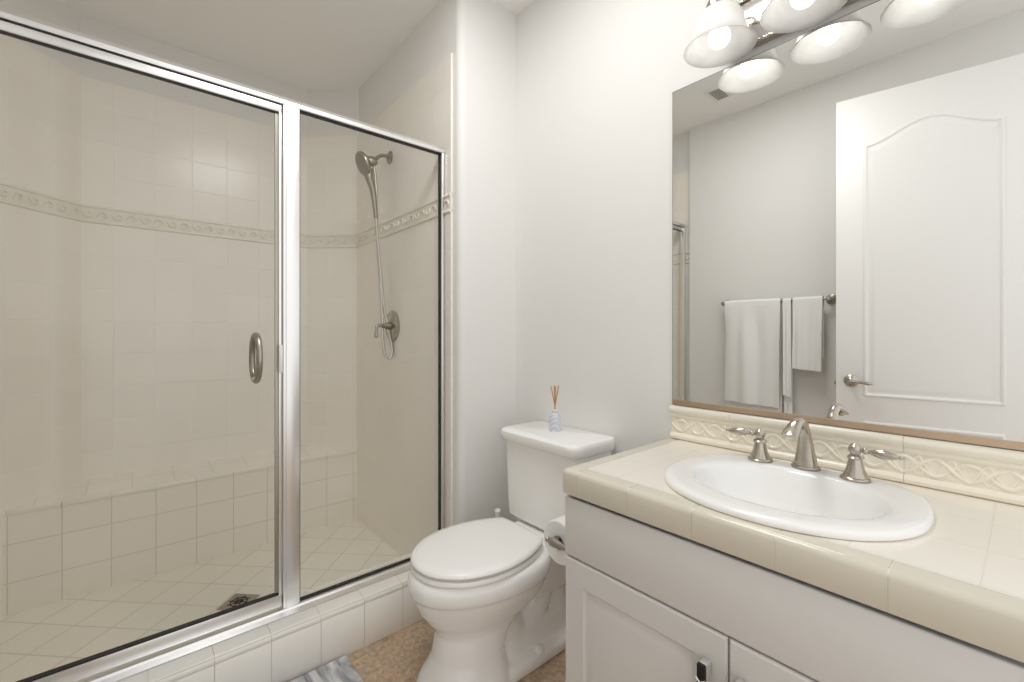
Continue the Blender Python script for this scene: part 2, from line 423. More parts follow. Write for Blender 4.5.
# mullion post between door and fixed pane, two-step face
bm = bmesh.new()
box(bm, E(.4035, YG - .020, ZC + .013), E(.4585, YG + .02, 1.977), .003)
box(bm, E(.412, YG - .024, ZC + .013), E(.452, YG - .018, 1.977), .002)
post = obj('post', bm, M['chrome'], enc)
bm = bmesh.new(); box(bm, E(.390, YG - .0215, 1.030), E(.4030, YG - .0155, 1.128), .002); obj('strike_plate', bm, mat('white latch', (.85, .85, .85), .3), post)
bm = bmesh.new(); box(bm, E(1.053, YG - .018, ZC + .013), E(1.068, YG + .018, 1.977), .002); obj('jamb', bm, M['chrome'], enc)
bm = bmesh.new(); box(bm, E(-.420, YG - .018, ZC + .013), E(-.400, YG + .018, 1.977), .002); obj('jamb', bm, M['chrome'], enc)
bm = bmesh.new(); box(bm, E(.4585, YG - .003, ZC + .013), E(1.054, YG + .003, 1.977)); fp = obj('fixed_pane', bm, M['glass'], enc, smooth=False); fp['label'] = 'clear fixed pane'
bm = bmesh.new()
g = .0045
box(bm, E(.4580, YG - .009, ZC + .012), E(.4580 + g, YG + .009, 1.977)); box(bm, E(1.054 - g, YG - .009, ZC + .012), E(1.054, YG + .009, 1.977))
box(bm, E(.458, YG - .009, ZC + .012), E(1.054, YG + .009, ZC + .012 + g)); box(bm, E(.458, YG - .009, 1.977 - g), E(1.054, YG + .009, 1.977))
obj('gasket', bm, M['gasket'], fp)
# door leaf: top and bottom rails, glass, back-to-back pull
bm = bmesh.new()
box(bm, E(-.395, YG - .015, 1.947), E(.400, YG + .010, 1.972), .003)
box(bm, E(-.395, YG - .015, .206), E(.400, YG + .010, .247), .003)
box(bm, E(.391, YG - .013, .206), E(.400, YG + .008, 1.972), .002)
door = obj('shower_door', bm, M['chrome'], enc); door['label'] = 'chrome railed swing door of the enclosure'
bm = bmesh.new(); box(bm, E(-.395, YG - .003, .247), E(.391, YG + .003, 1.947)); obj('glass_pane', bm, M['glass'], door, smooth=False)
bm = bmesh.new()
box(bm, E(-.395, YG - .012, .2465), E(.391, YG + .008, .2505)); obj('seal', bm, M['gasket'], door)
bm = bmesh.new(); box(bm, E(-.395, YG - .006, 1.972), E(.40, YG + .004, 1.976)); obj('seal', bm, M['gasket'], door)
bm = bmesh.new(); box(bm, E(-.395, YG - .010, 1.9455), E(.391, YG + .008, 1.9475))
obj('seal', bm, M['gasket'], door)
bm = bmesh.new(); box(bm, E(.381, YG - .005, .253), E(.391, YG + .005, 1.942)); obj('edge_seal', bm, M['nickel_dark'], door)
hx, hz, hh = .322, 1.083, .078
for s in (-1, 1):
    bm = bmesh.new()
    pts = [(hx, YG + s * .002, hz - hh + .004)] + [(hx, YG + s * (.004 + .058 * math.cos(t)), hz + hh * math.sin(t)) for t in [(-PI / 2) * .95 + i * PI * .95 / 16 for i in range(17)]] + [(hx, YG + s * .002, hz + hh - .004)]
    tube(bm, [E(*p) for p in pts], .0102, 12); h = obj('pull_handle', bm, M['nickel_dark'], door); h['label'] = 'curved nickel pull handle'

# ------------------------------------------------------------------ shower fittings
sh = thing('hand_shower', 'nickel hand shower on a bent wall arm with a long looping hose', 'shower head', (XR - .006, 2.272, 2.127))
O = Vector((XR - .006, 2.272, 2.127))
def loc_(pts): return [Vector(p) - O for p in pts]
bm = bmesh.new(); lathe(bm, [(.0, 0.0), (.035, 0), (.035, .004), (.022, .010), (.013, .014), (.0, .014)], at((0, 0, 0), (-1, 0, 0))); obj('flange', bm, M['nickel_dark'], sh)
bm = bmesh.new(); arm = spline([(1.064, 2.272, 2.127), (1.03, 2.27, 2.128), (1.00, 2.262, 2.112), (.975, 2.255, 2.083), (.958, 2.25, 2.066)], 6)
tube(bm, loc_(arm), .0095, 12); obj('shower_arm', bm, M['nickel_dark'], sh)
bm = bmesh.new(); d_ = Vector((-.9, -.12, -.25)).normalized()
hp = Vector((.965, 2.252, 2.075))
lathe(bm, [(0, -.014), (.019, -.014), (.025, -.004), (.025, .024), (.021, .030), (.021, .044), (0, .044)], at(hp - O, d_)); obj('holder', bm, M['nickel_dark'], sh)
hd = Vector((-.90, .02, -.40)).normalized()
hc = Vector((.915, 2.245, 2.050))
bm = bmesh.new()
lathe(bm, [(0, -.022), (.022, -.020), (.048, -.010), (.0605, .004), (.0615, .012), (.058, .018), (0, .018)], at(hc - O, hd))
neck = spline([hc + Vector((.020, .004, -.028)), (.938, 2.243, 1.985), (.958, 2.246, 1.93), (.968, 2.248, 1.875), (.975, 2.249, 1.82), (.980, 2.25, 1.775)], 6)
tube(bm, loc_(neck), lerp_list([.026, .022, .0165, .0135, .012, .010], len(neck)), 14)
head = obj('shower_head', bm, M['nickel_dark'], sh)
bm = bmesh.new(); lathe(bm, [(0, .0175), (.049, .0175), (.049, .0195), (0, .0205)], at(hc - O, hd))
for i in range(3):
    for k in range((6, 12, 18)[i]):
        a = 2 * PI * k / (6, 12, 18)[i]; rr = (.013, .027, .041)[i]
        lathe(bm, [(.0022, .019), (.0018, .0225), (0, .0225)], at(hc - O, hd) @ Matrix.Translation((rr * math.cos(a), rr * math.sin(a), 0)), 6)
obj('spray_face', bm, mat('grey spray face', (.34, .32, .28), .4), head)
bm = bmesh.new()
hose = spline([(.980, 2.25, 1.778), (.992, 2.249, 1.62), (1.006, 2.246, 1.46), (1.020, 2.243, 1.32), (1.040, 2.238, 1.20), (1.060, 2.232, 1.10), (1.057, 2.226, 1.052), (1.042, 2.228, 1.035), (1.020, 2.232, 1.06), (1.012, 2.238, 1.14), (1.010, 2.243, 1.28), (1.003, 2.25, 1.45), (.990, 2.256, 1.65), (.984, 2.258, 1.82), (.983, 2.258, 1.95), (.974, 2.256, 2.03), (.968, 2.254, 2.062)], 8)
tube(bm, loc_(hose), .0074, 10); obj('hose', bm, M['hose'], sh)
va = thing('shower_valve', 'round nickel shower valve plate with small lever on the tiled wall', 'shower valve', (XR - .006, 2.236, 1.207))
bm = bmesh.new(); lathe(bm, [(0, 0), (.082, 0), (.083, .004), (.078, .009), (.05, .014), (.03, .018), (0, .018)], at((0, 0, 0), (-1, 0, 0)), 40); obj('escutcheon', bm, M['nickel'], va)
bm = bmesh.new(); lathe(bm, [(0, .015), (.022, .015), (.021, .030), (.013, .040), (.012, .062), (0, .064)], at((0, 0, 0), (-1, 0, 0))); stem_ = obj('stem', bm, mat('dark bronze valve stem', (.22, .19, .15), .5, .8), va)
bm = bmesh.new()
lv = spline([(-.058, 0, 0), (-.082, -.004, .002), (-.094, -.006, -.006), (-.098, -.008, -.028), (-.098, -.010, -.055), (-.097, -.010, -.064)], 5)
tube(bm, lv, lerp_list([.009, .008, .008, .007, .012, .005], len(lv)), 12)
lathe(bm, [(0, -.009), (.007, -.007), (.010, 0), (.007, .007), (0, .009)], at((-.088, -.005, 0), (-1, 0, 0)), 16)
obj('lever', bm, M['nickel_dark'], va)
dr = thing('shower_drain', 'square slotted metal drain set diagonally in the shower floor', 'drain', (.350, 2.225, .003), PI / 4)
bm = bmesh.new(); box(bm, (-.058, -.058, 0), (.058, .058, .003), .001); obj('plate', bm, M['nickel_dark'], dr)
bm = bmesh.new()
lathe(bm, [(.030, .0028), (.034, .0028), (.034, .0044), (.030, .0044), (.030, .0028)], None, 28)
lathe(bm, [(.013, .0028), (.017, .0028), (.017, .0044), (.013, .0044), (.013, .0028)], None, 24)
for i in range(8):
    a = i * PI / 4; v = Vector((math.cos(a), math.sin(a), 0))
    tube(bm, [v * .004 + Vector((0, 0, .0036)), v * .044 + Vector((0, 0, .0036))], .0017, 6)
obj('grate', bm, M['dark'], dr)

# ------------------------------------------------------------------ vanity
ZT = .812
VY0, VY1, VX = -.058, .797, .884
van = thing('vanity_cabinet', 'white painted vanity cabinet with two panelled doors under the cream tile countertop', 'cabinet', (1.14, .37, 0))
def V(x, y, z): return (x - 1.14, y - .37, z)
bm = bmesh.new()
box(bm, V(VX + .004, VY1 - .018, 0), V(XM - .002, VY1, .742), .002)          # left side panel
box(bm, V(VX + .004, VY0, 0), V(XM - .002, VY0 + .018, .742))
box(bm, V(VX + .018, VY0 + .018, .10), V(XM - .002, VY1 - .018, .118))
box(bm, V(XM - .012, VY0 + .018, .118), V(XM - .002, VY1 - .018, .66))
box(bm, V(.95, VY0 + .018, 0), V(.965, VY1 - .018, .10))
# face frame
box(bm, V(VX + .004, VY0 + .018, .70), V(VX + .022, VY1 - .018, .742)); box(bm, V(VX + .004, VY0 + .018, .545), V(VX + .022, VY1 - .018, .60))
box(bm, V(VX + .004, VY0 + .018, .10), V(VX + .022, VY1 - .018, .14)); box(bm, V(VX + .004, .36, .14), V(VX + .022, .40, .545)); box(bm, V(VX + .004, VY1 - .05, .10), V(VX + .022, VY1 - .018, .70))
obj('body', bm, M['cabinet'], van)
bm = bmesh.new()
box(bm, V(VX - .016, VY0 + .004, .587), V(VX + .003, VY1 + .002, .7385), .004, 3)
obj('drawer_front', bm, M['cabinet'], van)
def cab_door(y0, y1, z0, z1, hy):
    """frame-and-panel door: outer slab with a bevelled field"""
    bm = bmesh.new()
    x = VX - .016
    st = .062
    def rect(i, xx): return [V(xx, y0 + i, z0 + i), V(xx, y1 - i, z0 + i), V(xx, y1 - i, z1 - i), V(xx, y0 + i, z1 - i)]
    loft(bm, [rect(0, VX + .003), rect(0, x + .004), rect(.004, x), rect(st, x), rect(st + .003, x + .006), rect(st + .008, x + .0075), rect(st + .012, x + .006), rect(st + .030, x + .0015), rect(st + .034, x + .001)])
    d = obj('door', bm, M['cabinet'], van, angle=20)
    bm = bmesh.new()
    zt = .524
    for k in range(1):
        box(bm, V(x - .030, hy - .0085, zt - .128), V(x - .021, hy + .0085, zt), .003, 2, 0)
    pl = obj('pull', bm, M['black_pull'], d); pl['label'] = 'black faced bar pull'
    # the two mounts and chevron bands are plated, one level deep under the door
    for zz in (zt - .031, zt - .128):
        bm = bmesh.new(); box(bm, V(x - .0215, hy - .008, zz), V(x + .001, hy + .008, zz + .029), .0015); mo = obj('pull_mount', bm, M['chrome'], d); mo['label'] = 'plated pull mount'
    for zz in (zt - .032, zt - .044):
        bm = bmesh.new()
        tube(bm, [V(x - .0295, hy + .0095, zz + .004), V(x - .0310, hy + .0005, zz - .002), V(x - .0295, hy - .0095, zz + .004)], .0017, 6); mo = obj('pull_band', bm, M['chrome'], d); mo['label'] = 'bright chevron band'
    return d
cab_door(.3780, VY1 + .002, .125, .582, .4155)
cab_door(VY0 + .004, .3745, .125, .582, .3470)

# countertop
ct = thing('countertop', 'cream glazed tile countertop with rounded edge tiles on the white vanity', 'countertop', (1.13, .37, .7470))
def Cc(x, y, z): return (x - 1.13, y - .37, z - .7470)
CX0, CX1, CY0, CY1 = .862, XM - .001, -.058, .805
SC = (1.108, .366)          # sink centre
def sink_out(a, sx=1.0, sy=1.0):
    ca, sa = math.cos(a), math.sin(a)
    n = 2.15 if ca < 0 else 2.15 + 1.5 * ca
    k = (abs(ca) ** n + abs(sa) ** n) ** (-1 / n)
    return (SC[0] + k * ca * .225 * sx, SC[1] + k * sa * (.247 if sa > 0 else .251) * sy)
bm = bmesh.new()
NA = 96; fx0, fx1, fy0, fy1 = CX0 + .045, CX1, CY0, CY1 - .045
def outer(a):
    dx, dy = math.cos(a), math.sin(a); ts = []
    if dx > 1e-9: ts.append((fx1 - SC[0]) / dx)
    if dx < -1e-9: ts.append((fx0 - SC[0]) / dx)
    if dy > 1e-9: ts.append((fy1 - SC[1]) / dy)
    if dy < -1e-9: ts.append((fy0 - SC[1]) / dy)
    t = min(ts); return (SC[0] + dx * t, SC[1] + dy * t)
angs = sorted([2 * PI * i / NA for i in range(NA)] + [math.atan2(y - SC[1], x - SC[0]) % (2 * PI) for x in (fx0, fx1) for y in (fy0, fy1)])
ri = [sink_out(a, .93, .93) for a in angs]; ro = [outer(a) for a in angs]
z0, z1 = ZT - .03, ZT
loft(bm, [[Cc(*p, z0) for p in ri], [Cc(*p, z1) for p in ri], [Cc(*p, z1) for p in ro], [Cc(*p, z0) for p in ro], [Cc(*p, z0) for p in ri]], cap0=False, cap1=False)
bmesh.ops.remove_doubles(bm, verts=bm.verts[:], dist=1e-6)
tp = obj('field_tile', bm, M['counter_top'], ct, angle=30)
tp.location = (0, 0, 0)
# edge tiles: one profile swept in short lengths
def edge_profile(w=.0435, R=.013):
    arc = [(R - R * math.cos(t), ZT - .7470 - R + R * math.sin(t)) for t in [i * PI / 2 / 6 for i in range(7)]]
    return [(.003, 0), (0, .003)] + arc + [(w, ZT - .7470), (w, .045), (.018, .045), (.018, 0)]
bm = bmesh.new()
pr_ = edge_profile()
ys = [CY0] + [.138 - .1538, .138, .2915, .446, .600, .7525]
for a, b in zip(ys, ys[1:]):
    loft(bm, [[(CX0 + u - 1.13, y - .37, z) for u, z in pr_] for y in (a + .0010, b - .0010)])
# corner tile wraps both edges
R_c = .010
def corner_pt(u, z, t):
    # t 0..1 runs from the front face round the rounded corner to the side face
    cx, cy = CX0 + R_c, CY1 - R_c
    a = PI + (PI / 2 - PI) * t
    if t <= 0: return (CX0 + u - 1.13, .7535 - .37, z)
    return None
fr = lambda y: [(CX0 + u - 1.13, y - .37, z) for u, z in pr_]
mid = []
for i in range(1, 6):
    th = i / 6 * PI / 2
    ring = []
    for u, z in pr_:
        rr = max(R_c - u, 0)
        if u < R_c: x, y = CX0 + R_c - rr * math.cos(th), CY1 - R_c + rr * math.sin(th)
        else: x, y = CX0 + u, CY1 - u
        ring.append((x - 1.13, y - .37, z))
    mid.append(ring)
sd = lambda x: [(x - 1.13, CY1 - u - .37, z) for u, z in pr_]
loft(bm, [fr(.7535), [(CX0 + u - 1.13, (CY1 - max(u, R_c)) - .37, z) for u, z in pr_]] + mid + [[(CX0 + max(u, R_c) - 1.13, CY1 - u - .37, z) for u, z in pr_], sd(CX0 + .0525)])
xs = [CX0 + .0525 + .154 * i for i in range(4)] + [CX1]
for a, b in zip(xs, xs[1:]): loft(bm, [sd(a + .001), sd(b - .001)])
obj('edge_tile', bm, M['counter_edge_shaded'], ct, angle=50)
bm = bmesh.new(); g = .0012
loft(bm, [[(CX0 + max(u, g) + .0008 - 1.13, y - .37, min(z, ZT - .7470 - .0012)) for u, z in pr_] for y in (CY0, CY1 - .02)])
loft(bm, [[(x - 1.13, CY1 - max(u, g) - .0008 - .37, min(z, ZT - .7470 - .0012)) for u, z in pr_] for x in (CX0 + .02, CX1)])
obj('joint_grout', bm, mat('cream grout', (.88, .85, .77), .7), ct)

# backsplash: moulded cap, relief field, base roll
bs = thing('backsplash', 'cream backsplash strip with raised interlaced vine relief between countertop and mirror', 'backsplash', (XM - .002, .37, ZT))
def B(x, y, z): return (x - (XM - .002), y - .37, z - ZT)
by0, by1 = -.057, .792
bj = [by0, .193, .393, .593, by1]
bm = bmesh.new(); cap = [(0, .074), (-.012, .074), (-.015, .078), (-.015, .083), (-.013, .086), (-.018, .090), (-.023, .096), (-.024, .102), (-.022, .108), (-.016, .112), (0, .112)]
base = [(0, .001), (-.013, .001), (-.018, .005), (-.0195, .012), (-.016, .019), (-.012, .022), (0, .022)]
fld = [(0, .021), (-.009, .021), (-.009, .075), (0, .075)]
for i, (a, b) in enumerate(zip(bj, bj[1:])):
    for pf in (cap, base, fld): loft(bm, [[(x, y - .37, z) for x, z in pf] for y in (a + .0004, b - .0004)])
bso = obj('moulding', bm, M['splash'], bs, angle=35)
bm = bmesh.new()
n = int((by1 - by0) / .004)
for ph in (0, 1):
    pts = []
    for i in range(n + 1):
        y = by0 + .004 + (by1 - by0 - .008) * i / n
        pts.append((-.0078 - .0013 * ph, y - .37 + .0013 * ph, .048 + (.021 if ph else -.0205) * math.cos(y / .056 * 2 * PI)))
    tube(bm, pts, .0030, 6)
for ph in (0, 1):
    pts = []
    for i in range(n + 1):
        y = by0 + .004 + (by1 - by0 - .008) * i / n
        t = y / .112 * 2 * PI
        pts.append((-.0084 - (.0014 * math.cos(t * 2) if ph else -.0014 * math.cos(t * 2)), y - .37, .048 + (.0185 if ph else -.0185) * math.sin(t)))
    tube(bm, pts, .0046, 8)
y = by0 + .02
k = 0
while y < by1 - .03:
    for s in (1, -1):
        sp_ = [(-.0084 + .006 * abs((q - .65) / .35) ** 4, y - .37 + (.002 + .014 * q) * math.cos(q * 5.2) * 1.0, .048 + s * .004 + s * (.002 + .011 * q) * math.sin(q * 5.2)) for q in [.3 + .7 * i / 10 for i in range(11)]]
        tube(bm, sp_, lerp_list([.0035, .003, .0028, .0015], 11), 7)
    y += .056; k += 1
obj('vine_relief', bm, M['splash'], bs)

# sink
sk = thing('sink', 'white oval drop-in porcelain sink set in the cream countertop', 'sink', (SC[0], SC[1], ZT))
def ring_out(sc, z, n=72): return [(p[0] - SC[0], p[1] - SC[1], z - ZT) for p in [sink_out(2 * PI * i / n, sc, sc) for i in range(n)]]
def ring_in(ax, ay, z, cx=-.004, n=72): return [(cx + ax * math.cos(2 * PI * i / n), -.002 + ay * math.sin(2 * PI * i / n), z - ZT) for i in range(n)]
def mixr(a, b, t): return [tuple(p * (1 - t) + q * t for p, q in zip(u, v)) for u, v in zip(a, b)]
bm = bmesh.new()
A, Bn = ring_out(.965, ZT + .0165), ring_in(.156, .198, ZT + .0165)
rings = [ring_out(.92, ZT - .02), ring_out(.925, ZT + .0006), ring_out(.985, ZT + .0006), ring_out(.998, ZT + .003), ring_out(1.0, ZT + .008), ring_out(.992, ZT + .0135), A,
         mixr(A, Bn, .35), mixr(A, Bn, .75), [(x, y, z - .0006) for x, y, z in Bn],
         ring_in(.148, .189, ZT + .0125), ring_in(.143, .183, ZT + .004), ring_in(.136, .175, ZT - .02), ring_in(.124, .160, ZT - .06), ring_in(.104, .135, ZT - .10), ring_in(.072, .094, ZT - .125), ring_in(.030, .032, ZT - .133), ring_in(.022, .022, ZT - .134)]
under = [ring_in(.025, .025, ZT - .142), ring_in(.075, .098, ZT - .135), ring_in(.112, .143, ZT - .11), ring_in(.133, .170, ZT - .066), ring_in(.148, .187, ZT - .02)]
loft(bm, rings, cap0=False, cap1=False); 
loft(bm, [rings[-1]] + under + [rings[0]], cap0=False, cap1=False)
bmesh.ops.remove_doubles(bm, verts=bm.verts[:], dist=1e-6)
obj('basin', bm, M['porcelain'], sk, angle=60)
bm = bmesh.new(); lathe(bm, [(0, -.003), (.024, -.003), (.0255, 0), (.023, .002), (.012, .001), (0, .001)], Matrix.Translation((-.004, -.002, -.1335)), 28); obj('drain', bm, M['nickel'], sk)

# faucet
ZS = ZT + .0166
fa = thing('faucet', 'brushed nickel widespread faucet with two lever handles on the sink deck', 'faucet', (1.290, .366, ZS))
bm = bmesh.new()
def oval(cx, cz, rx, ry, tilt, n=24):
    """ring across a spout that bends in the x-z plane"""
    c, s = math.cos(tilt), math.sin(tilt)
    return [(cx + c * rx * math.cos(2 * PI * i / n), ry * math.sin(2 * PI * i / n), cz + s * rx * math.cos(2 * PI * i / n)) for i in range(n)]
loft(bm, [oval(0, 0, .027, .031, 0), oval(0, .004, .0285, .0325, 0), oval(0, .008, .026, .030, 0)]); obj('base_ring', bm, M['nickel_dark'], fa)
bm = bmesh.new()
sec = [(0, .007, .0225, .0265, 0), (-.001, .020, .0205, .0245, .02), (-.003, .045, .0172, .0200, .06), (-.006, .070, .0148, .0160, .10), (-.012, .093, .0135, .0135, .35), (-.024, .112, .0125, .0125, .85), (-.044, .1225, .0115, .0125, 1.35), (-.066, .1225, .0110, .0135, 1.75), (-.088, .115, .0105, .0155, 2.05), (-.106, .105, .0090, .0175, 2.15), (-.118, .098, .0050, .0185, 2.2)]
loft(bm, [oval(*s) for s in sec])
sp = obj('spout', bm, M['nickel'], fa, angle=60)
bm = bmesh.new(); lathe(bm, [(0, 0), (.0095, 0), (.0095, .010), (0, .010)], at((-.092, 0, .0945), (-.25, 0, 1)), 20); obj('aerator', bm, M['brass'], sp)
for s in (1, -1):
    hy = s * .1030; hx_ = -.012
    bm = bmesh.new()
    pro = [(0, 0), (.0285, 0), (.030, .003), (.0285, .006), (.0255, .0075)]
    lathe(bm, pro + [(0, .0075)], Matrix.Translation((hx_, hy, 0)), 28)
    bell = [(.0255, .0075), (.0235, .012), (.018, .024), (.0145, .038), (.013, .049), (0, .049)]
    lathe(bm, bell, Matrix.Translation((hx_, hy, 0)), 10)
    lathe(bm, [(0, .048), (.015, .048), (.0165, .051), (.014, .0545), (.009, .057), (.010, .061), (.0135, .067), (.0135, .073), (.010, .079), (.005, .083), (.004, .085), (0, .086)], Matrix.Translation((hx_, hy, 0)), 24)
    h = obj('handle', bm, M['nickel'], fa)
    bm = bmesh.new()
    dirv = Vector((-.12, s, -.02)).normalized()
    lathe(bm, [(0, .008), (.0055, .010), (.0045, .014), (.0075, .018), (.0075, .021), (.0045, .025), (.0055, .030), (.0085, .039), (.0105, .050), (.0095, .061), (.006, .073), (.0035, .080), (.0045, .0825), (.0030, .086), (0, .0865)], at((hx_, hy, .070), dirv) , 20)
    obj('lever', bm, M['nickel'], h)

# ------------------------------------------------------------------ mirror
mr = thing('wall_mirror', 'large frameless wall mirror resting in a bronze channel above the backsplash', 'mirror', (XM, .366, .926))
def Mm(x, y, z): return (x - XM, y - .366, z - .926)
bm = bmesh.new(); box(bm, Mm(XM - .005, -.057, .930), Mm(XM - .0005, .790, 1.989), .0006, 1); gl = obj('mirror_glass', bm, M['mirror'], mr, smooth=False)
bm = bmesh.new(); box(bm, Mm(XM - .0095, -.057, .9265), Mm(XM - .0005, .790, .930)); box(bm, Mm(XM - .0095, -.057, .930), Mm(XM - .0055, .790, .9425)); obj('channel', bm, M['bronze'], mr)
bm = bmesh.new(); box(bm, Mm(XM - .0056, .7898, .930), Mm(XM - .0005, .7912, 1.990)); box(bm, Mm(XM - .0056, -.057, 1.9888), Mm(XM - .0005, .7912, 1.9902)); obj('edge', bm, mat('grey mirror edge', (.25, .25, .23), .4), mr)

# ------------------------------------------------------------------ vanity light
LX, LY, RZ = 1.290, .371, 1.993
vl = thing('vanity_light', 'three shade vanity light bar with frosted bell shades above the mirror', 'light fixture', (XM, LY, 2.08))
def Lm(x, y, z): return (x - XM, y - LY, z - 2.08)
bm = bmesh.new()
box(bm, Lm(XM - .022, LY - .228, 2.026), Lm(XM - .001, LY + .228, 2.152), .004)
plate = obj('backplate', bm, M['plate'], vl)
bm = bmesh.new()
for z in (2.020, 2.158):
    box(bm, Lm(XM - .026, LY - .236, z - .006), Lm(XM - .001, LY + .236, z + .006), .003)
    n = 32
    for i in range(n):
        y = LY - .23 + .46 * (i + .5) / n
        tube(bm, [Lm(XM - .026, y - .006, z - .004), Lm(XM - .0275, y, z), Lm(XM - .026, y + .006, z + .004)], .0022, 6)
obj('rope_border', bm, M['nickel'], plate)
for i in range(3):
    y = LY + (.212, 0, -.212)[i]
    bm = bmesh.new()
    armp = spline([(XM - .02, y, 2.10), (XM - .06, y, 2.135), (LX + .02, y, 2.158), (LX, y, 2.148), (LX, y, 2.130)], 6)
    tube(bm, [Lm(*p) for p in armp], .008, 12)
    lathe(bm, [(0, .016), (.020, .016), (.034, .010), (.037, 0), (.035, -.012), (.031, -.012), (.030, -.004), (0, .0)], Matrix.Translation(Lm(LX, y, 2.116)), 28)
    lathe(bm, [(0, .02), (.017, .02), (.017, -.04), (0, -.04)], Matrix.Translation(Lm(LX, y, 2.112)), 20)
    lathe(bm, [(0, 0), (.035, 0), (.033, .007), (.012, .012), (0, .012)], at(Lm(XM - .021, y, 2.10), (-1, 0, 0)), 24)
    obj('arm', bm, M['nickel'], vl)
    bm = bmesh.new()
    outp = [(.030, 2.108), (.040, 2.104), (.052, 2.094), (.061, 2.078), (.067, 2.058), (.072, 2.038), (.079, 2.018), (.087, 2.004), (.097, RZ)]
    inp = [(r - .004, z - .001) for r, z in outp[::-1]]; inp[0] = (.0945, RZ - .001)
    prof = outp + inp
    rings = [[Lm(LX + r * math.cos(2 * PI * q / 48), y + r * math.sin(2 * PI * q / 48), z) for q in range(48)] for r, z in prof]
    loft(bm, rings + [rings[0]], cap0=False, cap1=False); bmesh.ops.remove_doubles(bm, verts=bm.verts[:], dist=1e-6)
    sd_ = obj('lamp_shade', bm, M['shade'], vl, angle=80)
    bm = bmesh.new(); lathe(bm, [(0, -.030), (.010, -.0285), (.020, -.0225), (.0275, -.012), (.030, 0), (.0275, .012), (.021, .024), (.014, .036), (.013, .050), (0, .050)], Matrix.Translation(Lm(LX, y, 2.024)), 28)
    obj('bulb', bm, M['bulb'], sd_)

# ------------------------------------------------------------------ toilet (built facing -x, then placed)
TY = 1.235
to = thing('toilet', 'white elongated two piece toilet with closed lid beside the vanity', 'toilet', (1.10, TY, 0))
def egg(xf, xb, hw, z, n=48, back=2.6, front=2.0, cy=0.0):
    """front tip at xf, back at xb; widest nearer the back"""
    xm = xb - (xb - xf) * .42; out = []
    for i in range(n):
        a = 2 * PI * i / n; c, s = math.cos(a), math.sin(a)
        e = back if c > 0 else front
        k = (abs(c) ** e + abs(s) ** e) ** (-1 / e)
        L = (xb - xm) if c > 0 else (xm - xf)
        out.append((xm + k * c * L - 1.10, cy + k * s * hw, z))
    return out
bm = bmesh.new()
rings = [egg(.690, .985, .138, 0.0, back=3, front=2.4), egg(.688, .985, .139, .018, back=3, front=2.4), egg(.697, .98, .131, .045, back=3, front=2.3), egg(.722, .975, .115, .080, back=3, front=2.3), egg(.738, .97, .106, .115, back=3, front=2.2), egg(.745, .985, .103, .160, back=3, front=2.2), egg(.7470, 1.03, .105, .195), egg(.735, 1.07, .116, .220),
         egg(.712, 1.11, .136, .248), egg(.690, 1.14, .155, .280), egg(.677, 1.15, .170, .310), egg(.671, 1.155, .177, .330), egg(.669, 1.158, .179, .337), egg(.658, 1.16, .188, .345), egg(.654, 1.165, .192, .365), egg(.656, 1.165, .191, .385), egg(.664, 1.16, .185, .399), egg(.672, 1.155, .178, .4035)]
loft(bm, rings)
# rear base with flange
def rr(x0, x1, hw, z, r=.04): return [(p[0], p[1], z) for p in rrect(x1 - x0, hw * 2, r, 5, (x0 + x1) / 2 - 1.10, 0)]
loft(bm, [rr(.93, 1.33, .125, 0), rr(.93, 1.33, .126, .03), rr(.935, 1.325, .122, .042), rr(.95, 1.315, .088, .052), rr(.96, 1.31, .078, .075), rr(.97, 1.305, .070, .12)])
# trapway: a thick S-shaped bulge behind the bowl
trap = spline([(.93, 0, .22), (1.00, 0, .13), (1.07, 0, .085), (1.14, 0, .13), (1.19, 0, .22), (1.235, 0, .235), (1.265, 0, .16), (1.27, 0, .06)], 5)
tube(bm, [(p.x - 1.10, p.y, p.z) for p in trap], lerp_list([.085, .080, .070, .068, .066, .066, .064, .066], len(trap)), 20)
# rear deck under the tank
loft(bm, [rr(1.08, 1.30, .075, .20, .05), rr(1.07, 1.34, .090, .27, .05), rr(1.06, 1.365, .112, .34, .05), rr(1.06, 1.375, .125, .385, .04), rr(1.06, 1.375, .125, .400, .04), rr(1.065, 1.37, .120, .405, .04)])
bowl = obj('bowl', bm, M['porcelain'], to)
rm = bowl.modifiers.new('remesh', 'REMESH'); rm.mode = 'VOXEL'; rm.voxel_size = .0055; rm.use_smooth_shade = True
sm_ = bowl.modifiers.new('smooth', 'SMOOTH'); sm_.factor = .5; sm_.iterations = 5
# seat ring and lid
bm = bmesh.new()
LID = spline([(.668, 0), (.676, .050), (.705, .100), (.760, .147), (.840, .176), (.920, .180), (1.000, .166), (1.060, .143), (1.100, .120), (1.112, .098), (1.114, 0)], 5)
def lid_ring(g, z):
    half = [(p.x, p.y) for p in [q.to_3d() for q in LID]]
    full = half + [(x, -y) for x, y in half[-2:0:-1]]
    cx, cy = .90, 0
    return [(cx + (x - cx) * (1 - g / .21) - 1.10, y * (1 - g / .175), z) for x, y in full]
loft(bm, [lid_ring(.006, .4045), lid_ring(.001, .409), lid_ring(0, .416), lid_ring(.003, .4225), lid_ring(.03, .424)])
obj('seat', bm, M['seat'], to)
bm = bmesh.new()
loft(bm, [lid_ring(.010, .4285), lid_ring(.003, .430), lid_ring(.000, .436), lid_ring(.002, .4425), lid_ring(.008, .447), lid_ring(.03, .450), lid_ring(.09, .452)])
for v in bm.verts:
    if v.co.x > .0: v.co.y *= 1 - .0     # keep the egg outline
lid = obj('lid', bm, M['seat'], to)
bm = bmesh.new()
for s in (1, -1):
    tube(bm, [(.012, s * .075 - .018, .4285), (.012, s * .075 + .018, .4285)], .011, 12); obj('hinge', bm, M['seat'], to); bm = bmesh.new()

